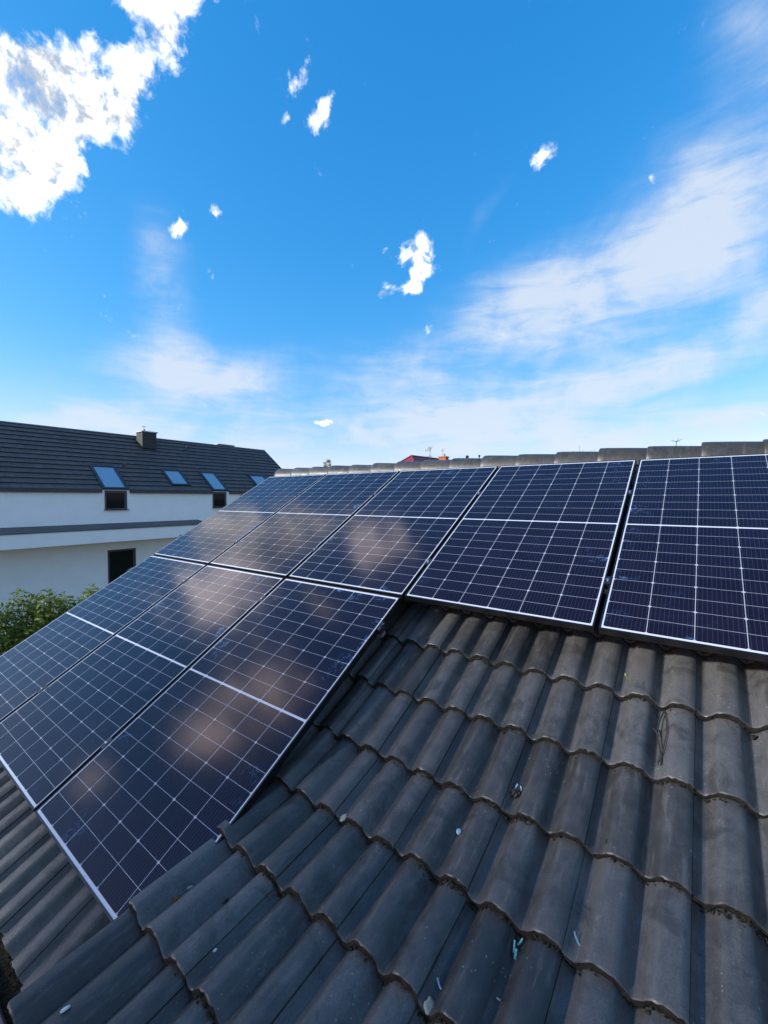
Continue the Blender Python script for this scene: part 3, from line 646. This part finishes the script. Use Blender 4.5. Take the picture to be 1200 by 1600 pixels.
b = MB(); b.box((-.52, -.42, 9.222), (.52, .42, 9.33)); b.tube([(.1, 0, 9.33), (.1, 0, 9.65)], .1, 8); b.tube([(-.15, 0, 9.33), (-.15, 0, 10.2)], .02, 5); b.tube([(-.35, 0, 10.0), (.1, 0, 10.25)], .02, 5)
b.build('chimney_pot', M_BRICK, bh)
PO = [(-1.85, 28.7, 4.56, 'leftmost and low'), (-1.56, 28.76, 4.84, 'tallest'), (-1.34, 28.8, 4.58, 'just right of the tallest'), (-.87, 28.9, 4.56, 'left one of the right trio'), (-.69, 28.93, 4.59, 'middle one of the right trio'), (-.62, 28.94, 4.40, 'shortest, last on the right')]
for x, y, z, lb in PO:
    b = MB(); b.tube([(0, 0, 0), (0.02, 0, (z - GZ)*.6), (random.gauss(0, .03), 0, z - GZ)], [.03, .014, .007], 5)
    tag(b.build('thin_pole', M_ANTH), 'thin dark pole tip poking above the ridge, ' + lb, 'pole', 'pole tips above the ridge').location = (x, y, GZ)
b = MB(); q = roofp(4.50, 3.88, -.057); q = Vector(q)
b.tube([q, q + Vector((.002, 0, .028)), q + Vector((0, 0, .042))], .002, 5)
for dx, dz in ((-.045, .03), (.05, .035), (.02, .05)): b.tube([q + Vector((0, 0, .035)), q + Vector((dx*.4, .003, .045)), q + Vector((dx*.75, .006, .038 + dz*.5))], [.002, .0018, .001], 5)
sp = rebase(b, q).build('weed_sprig', M_MOSS); sp.location = q; tag(sp, 'tiny forked weed sprig growing on a ridge tile at the right', 'plant')
#DEBRIS
# ------------------------------------------------------------------ small litter lying on the front tiles
M_LICH = simple("pale_lichen", (.30, .33, .30), (.22, .25, .23), 120, .9, 0, .6)
M_BLUE = simple("pale_blue_plastic", (.28, .40, .50), (.24, .36, .46), 40, .4)
M_TEAL = simple("teal_plastic", (.13, .36, .33), (.10, .30, .29), 40, .4)
M_PALE = simple("bird_dropping", (.62, .66, .66), (.48, .52, .52), 200, .8)
M_RUST = simple("rusty_leaf", (.20, .095, .02), (.12, .055, .015), 90, .9)
M_BLACK = simple("black_cable_and_husk", (.012, .012, .012), (.022, .02, .018), 60, .7)
M_YEL = simple("yellow_crumb", (.45, .38, .10), (.35, .3, .1), 80, .8)
FH = Vector((-.596, .802, 0)); RH = Vector((.802, .596, 0))
def frame_(n): n = Vector(n).normalized(); a = (RH - n * RH.dot(n)).normalized(); return a, n.cross(a), n
def patch(name, loc, nrm, size, mt, label, cat, asp=1.0, ang=0.0, thick=.004, group=None, seed=0, rough_=.18):
    rs = random.Random(seed); a, c, n = frame_(nrm); p0 = Vector(loc); K = 18; vs = []; fs = []
    d = a * cos(ang) + c * sin(ang); e = n.cross(d); size *= .8; rad_ = [1 + rs.uniform(-rough_, rough_) for _ in range(K)]
    for rr, h in ((1.0, -.003), (.96, thick*.5), (.72, thick), (.35, thick*.9)):
        for k in range(K):
            q = rad_[k] * rr * size; vs.append(d * cos(2*pi*k/K) * q + e * sin(2*pi*k/K) * q * asp + n * (h + rs.uniform(-.1, .1)*thick))
    vs.append(n * thick * .95)
    for i in range(3):
        for k in range(K): fs.append((i*K+k, i*K+(k+1) % K, (i+1)*K+(k+1) % K, (i+1)*K+k))
    for k in range(K): fs.append((3*K+k, 3*K+(k+1) % K, 4*K))
    b = MB(); b.add(vs, fs); o = b.build(name, mt, None, 60); o.location = p0 + n * .0015; return tag(o, label, cat, group)
def strip(name, loc, nrm, L, w_, ang, mt, label, group='cut plastic strips on the tiles', cat='plastic strip'):
    a, c, n = frame_(nrm); d = (a * cos(ang) + c * sin(ang)).normalized(); e = n.cross(d); L *= .8; w_ *= .7; b = MB(); vs = []; fs = []; K = 6
    for i in range(K + 1):
        t_ = i / K - .5; up_ = n * (.0025 + .004 * (t_*2)**2)
        for sx, h in ((-1, 0), (1, 0), (1, .0018), (-1, .0018)): vs.append(d * L * t_ + e * w_ * .5 * sx + up_ + n * h)
    for i in range(K):
        for k in range(4): fs.append((i*4+k, i*4+(k+1) % 4, (i+1)*4+(k+1) % 4, (i+1)*4+k))
    fs += [(3,2,1,0), (K*4, K*4+1, K*4+2, K*4+3)]; b.add(vs, fs); o = b.build(name, mt); o.location = loc; return tag(o, label, cat, group)
patch('lichen_patch', (3.5428,.6264,.2229), (-.364,-.374,.853), .021, M_LICH, 'pale round lichen patch on the tile edge near the corner of the near panel', 'lichen', .85, 0, .004, 'lichen patches on the tiles', 1)
patch('lichen_patch', (4.1063,.3332,.1603), (.48,-.216,.85), .020, M_LICH, 'larger pale lichen patch at the bottom edge of the photo', 'lichen', .8, 1.2, .004, 'lichen patches on the tiles', 2)
patch('plastic_disc', (3.9646,.7882,.2644), (.143,-.258,.955), .0125, M_BLUE, 'small round pale blue plastic disc lying on a tile', 'disc', 1, 0, .006, None, 3, .02)
patch('pale_fleck', (3.2421,.1582,.1237), (.42,-.052,.906), .014, M_LICH, 'pale oval fleck on the outermost tile roll beside the panel', 'lichen', .55, .7, .003, 'pale flecks on the tiles', 4)
patch('pale_fleck', (3.5085,.0899,.1325), (.563,-.047,.825), .007, M_PALE, 'tiny pale fleck in a dark tile channel, lower left', 'dropping', .7, .5, .003, 'pale flecks on the tiles', 5)
patch('pale_fleck', (3.3092,-.2263,.1178), (-.043,-.064,.997), .013, M_PALE, 'pale streaky fleck near the bottom left corner', 'dropping', .35, .7, .003, 'pale flecks on the tiles', 6)
patch('dead_leaf', (3.2404,.1092,.1217), (.42,-.052,.906), .015, M_RUST, 'small rusty brown leaf scrap below the pale oval fleck', 'leaf', .7, .3, .005, None, 7, .35)
patch('husk_scrap', (3.3906,.2002,.1269), (-.275,-.055,.96), .012, M_BLACK, 'small black crumb on the tile beside the near panel', 'crumb', .7, .4, .006, None, 8, .3)
patch('nut_husk', (4.1043,.9842,.356), (.486,-.346,.803), .022, M_BLACK, 'dark nut husk with blue shreds lying in a tile channel', 'husk', .8, .4, .020, None, 9, .3)
patch('yellow_crumb', (4.3982,1.5868,.6867), (-.364,-.399,.842), .008, M_YEL, 'tiny yellow crumb on a tile below the upper panels', 'crumb', .5, 1.4, .005, None, 10, .3)
patch('bark_chip', (4.427,.9343,.3585), (-.698,-.283,.657), .010, M_BLACK, 'small dark bark chip on a tile, right of the nut husk', 'chip', .35, .8, .003, None, 11, .3)
strip('plastic_strip', (4.1008,1.0009,.3693), (.3,-.346,.853), .03, .007, .9, M_BLUE, 'blue plastic shred left on the dark nut husk')
strip('plastic_strip', (4.1240,.9993,.3690), (-.3,-.284,.859), .026, .006, 1.3, M_BLUE, 'blue plastic shred right of the dark nut husk')
strip('plastic_strip', (4.2442,.5813,.189), (.144,-.099,.985), .040, .007, 1.2, M_TEAL, 'middle one of the three teal plastic strips lying close together')
strip('plastic_strip', (4.2540,.6029,.1902), (.144,-.099,.985), .030, .007, .7, M_TEAL, 'uppermost of the three teal plastic strips lying close together')
strip('plastic_strip', (4.2534,.5658,.186), (.144,-.099,.985), .033, .009, 1.1, M_TEAL, 'lowest of the three teal plastic strips lying close together')
strip('plastic_strip', (4.3915,.6712,.2325), (.484,-.228,.845), .038, .006, 1.75, M_BLUE, 'thin pale blue strip lying right of the three teal strips')
strip('plastic_strip', (4.1054,.3858,.1675), (.484,-.087,.871), .028, .006, 1.9, M_BLUE, 'short blue strip above the larger lichen patch at the bottom')
strip('plastic_strip', (4.2576,.4436,.1745), (-.57,-.082,.817), .02, .005, 2.2, M_ZINC, 'small grey sliver below the teal strips')
b = MB(); base = Vector((4.5492,1.4766,.6044)); up_ = Vector((0, -.35, .93)) * .008
def tw(pts, r): b.tube([Vector(q) + up_ - base for q in pts], r, 6)
tw([(4.5500,1.478,.607), (4.538,1.425,.581), (4.5330,1.371,.556), (4.545,1.32,.537), (4.553,1.275,.518), (4.556,1.245,.503)], .0024)
tw([(4.5500,1.478,.607), (4.562,1.42,.592), (4.566,1.361,.572), (4.560,1.31,.543), (4.553,1.275,.518), (4.546,1.24,.499)], .0019)
tw([(4.520,1.385,.566), (4.533,1.371,.558), (4.540,1.36,.552)], .0026)
o = b.build('cable_loop', M_BLACK); o.location = base; tag(o, 'thin black looped cable hanging down a tile on the right', 'cable')
patch('loose_pebble', (4.8285,1.4692,.5991), (.145,-.411,.9), .012, M_MOSS, 'dark pebble under a tile lip near the right edge of the photo', 'pebble', .8, .3, .012, None, 12, .25)
